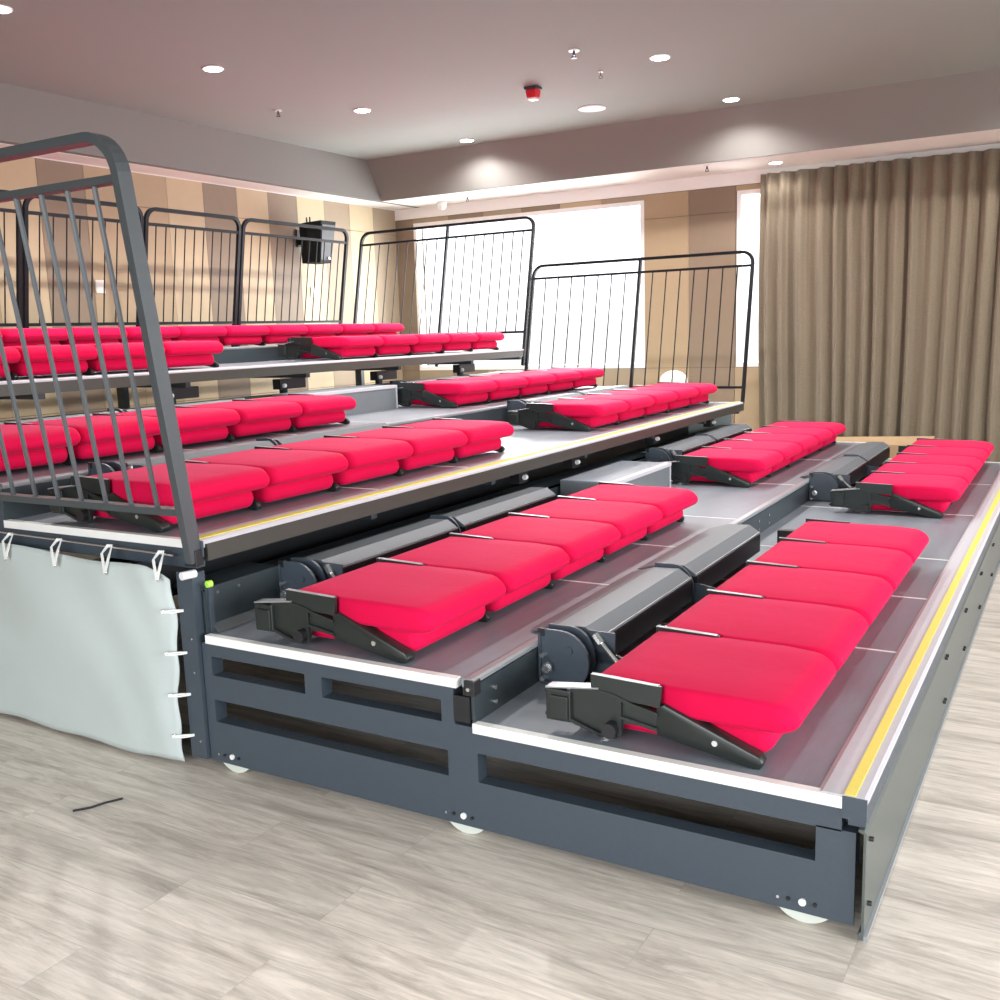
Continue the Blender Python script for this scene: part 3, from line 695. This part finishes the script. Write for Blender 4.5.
t = thing('fire_alarm', 'red alarm beacon on a dark base hanging from the high ceiling', 'alarm', (5.041, 3.506, ZC))
MB().box(-.055, .055, -.055, .055, -.022, -.0005, bev=.004).build('base', MT['steel_dark'], t)
MB().prism_x([(-.05, -.022), (-.036, -.085), (.036, -.085), (.05, -.022)], -.045, .045, bev=.006).build('beacon', MT['redp'], t)
MB().box(-.036, .036, -.030, .030, -.098, -.085).build('lens', MT['white'], t)
t = thing('ceiling_loudspeaker', 'flat round white ceiling loudspeaker near the beam', 'loudspeaker', (6.03, 3.454, ZC))
MB().cyl((0, 0, -.010), (0, 0, -.0005), .12, 32).build('rim', MT['white'], t); MB().cyl((0, 0, -.013), (0, 0, -.0102), .095, 32).build('grille', MT['bay'], t)
t = thing('security_camera', 'white domed camera on the bay ceiling near the window corner', 'camera', (7.55, 6.05, ZB-.004))
MB().cyl((0, 0, -.035), (0, 0, -.0005), .055, 20).build('base', MT['white'], t); MB().ball((0, 0, -.045), .05, (1, 1, .9)).build('dome', MT['white'], t, True)

# ------------------------------------------------------------------ wall loudspeaker, sockets
t = thing('wall_loudspeaker', 'black wedge-shaped loudspeaker mounted high on the back wall', 'loudspeaker', (6.03, 6.64, 2.25))
body = [(-.17, .0), (-.105, -.17), (.105, -.17), (.17, .0), (.15, .06), (-.15, .06)]
b = MB()
bt = [(-.135, .03, 0), (-.09, -.10, 0), (.09, -.10, 0), (.135, .03, 0), (.12, .12, 0), (-.12, .12, 0)]
tp = [(-.20, -.03, .40), (-.12, -.17, .42), (.12, -.17, .42), (.20, -.03, .40), (.16, .10, .40), (-.16, .10, .40)]
b._pr(bt, tp, 0, .008); b.build('cabinet', MT['spk'], t)
m = MB()
m.bm.free(); m.bm = bmesh.new(); m._pr([(-.08, -.106, .03), (.08, -.106, .03), (.08, -.10, .03), (-.08, -.10, .03)], [(-.105, -.172, .38), (.105, -.172, .38), (.105, -.166, .38), (-.105, -.166, .38)], 0, 0)
m.build('grille', MT['black'], t)
MB().cyl((.035, -.125, .045), (.035, -.112, .045), .012, 12).build('badge', MT['chrome'], t)
m = MB().box(-.03, .05, .10, .25, .20, .26); m.box(-.04, .07, .235, .25, .18, .36); m.cyl((-.05, .08, .40), (-.05, .08, .47), .008, 8); m.cyl((.0, .08, .40), (.0, .08, .48), .008, 8); m.build('wall_bracket', MT['black'], t)
for x, lab in ((3.47, 'white wall socket behind the left of the back railing'), (6.215, 'white wall socket below the black wall loudspeaker')):
    t = thing('wall_socket', lab, 'socket', (x, WY-.012, 1.91), 'wall sockets')
    MB().box(-.045, .045, -.012, 0, 0, .11, bev=.003).build('plate', MT['outlet'], t)
    MB().box(-.018, .018, -.014, -.012, .03, .08).build('outlet_face', MT['white'], t)

# ------------------------------------------------------------------ small loose things
tag(MB().tube([(-.44, 2.325, .004), (-.40, 2.29, .005), (-.36, 2.275, .006), (-.315, 2.24, .010)], 0, flat=(.004, .009, (0, 0, 1))).build('cable_tie', MT['black']), 'thin dark strip of cut cable tie lying on the plank floor', 'cable tie')
t = thing('cardboard_box', 'crumpled brown cardboard box at the foot of the curtain behind the far decks', 'box', (6.75, 1.15, 0))
b = MB(); b.box(0, .45, -.42, .42, 0, .40)
b.build('carton', MT['card'], t)
MB()._pr([(0, -.42, .40), (.22, -.42, .40), (.22, .42, .40), (0, .42, .40)], [(0, -.44, .405), (.2, -.46, .47), (.21, .44, .44), (0, .43, .405)], 0, 0).build('flap', MT['card'], t)
t = thing('white_dome', 'white rounded dome peeking over the far red seats below the tan wall panel', 'lamp', (6.75, 2.98, 0))  # unidentified white dome; base and pole are invented to carry it
MB().cyl((0, 0, 0), (0, 0, .03), .16, 24).build('base', MT['white'], t); MB().cyl((0, 0, .03), (0, 0, .92), .02, 12).build('pole', MT['white'], t)
MB().ball((0, 0, .96), .13, (1, 1, .8), seg=20).build('globe', MT['white'], t, True)
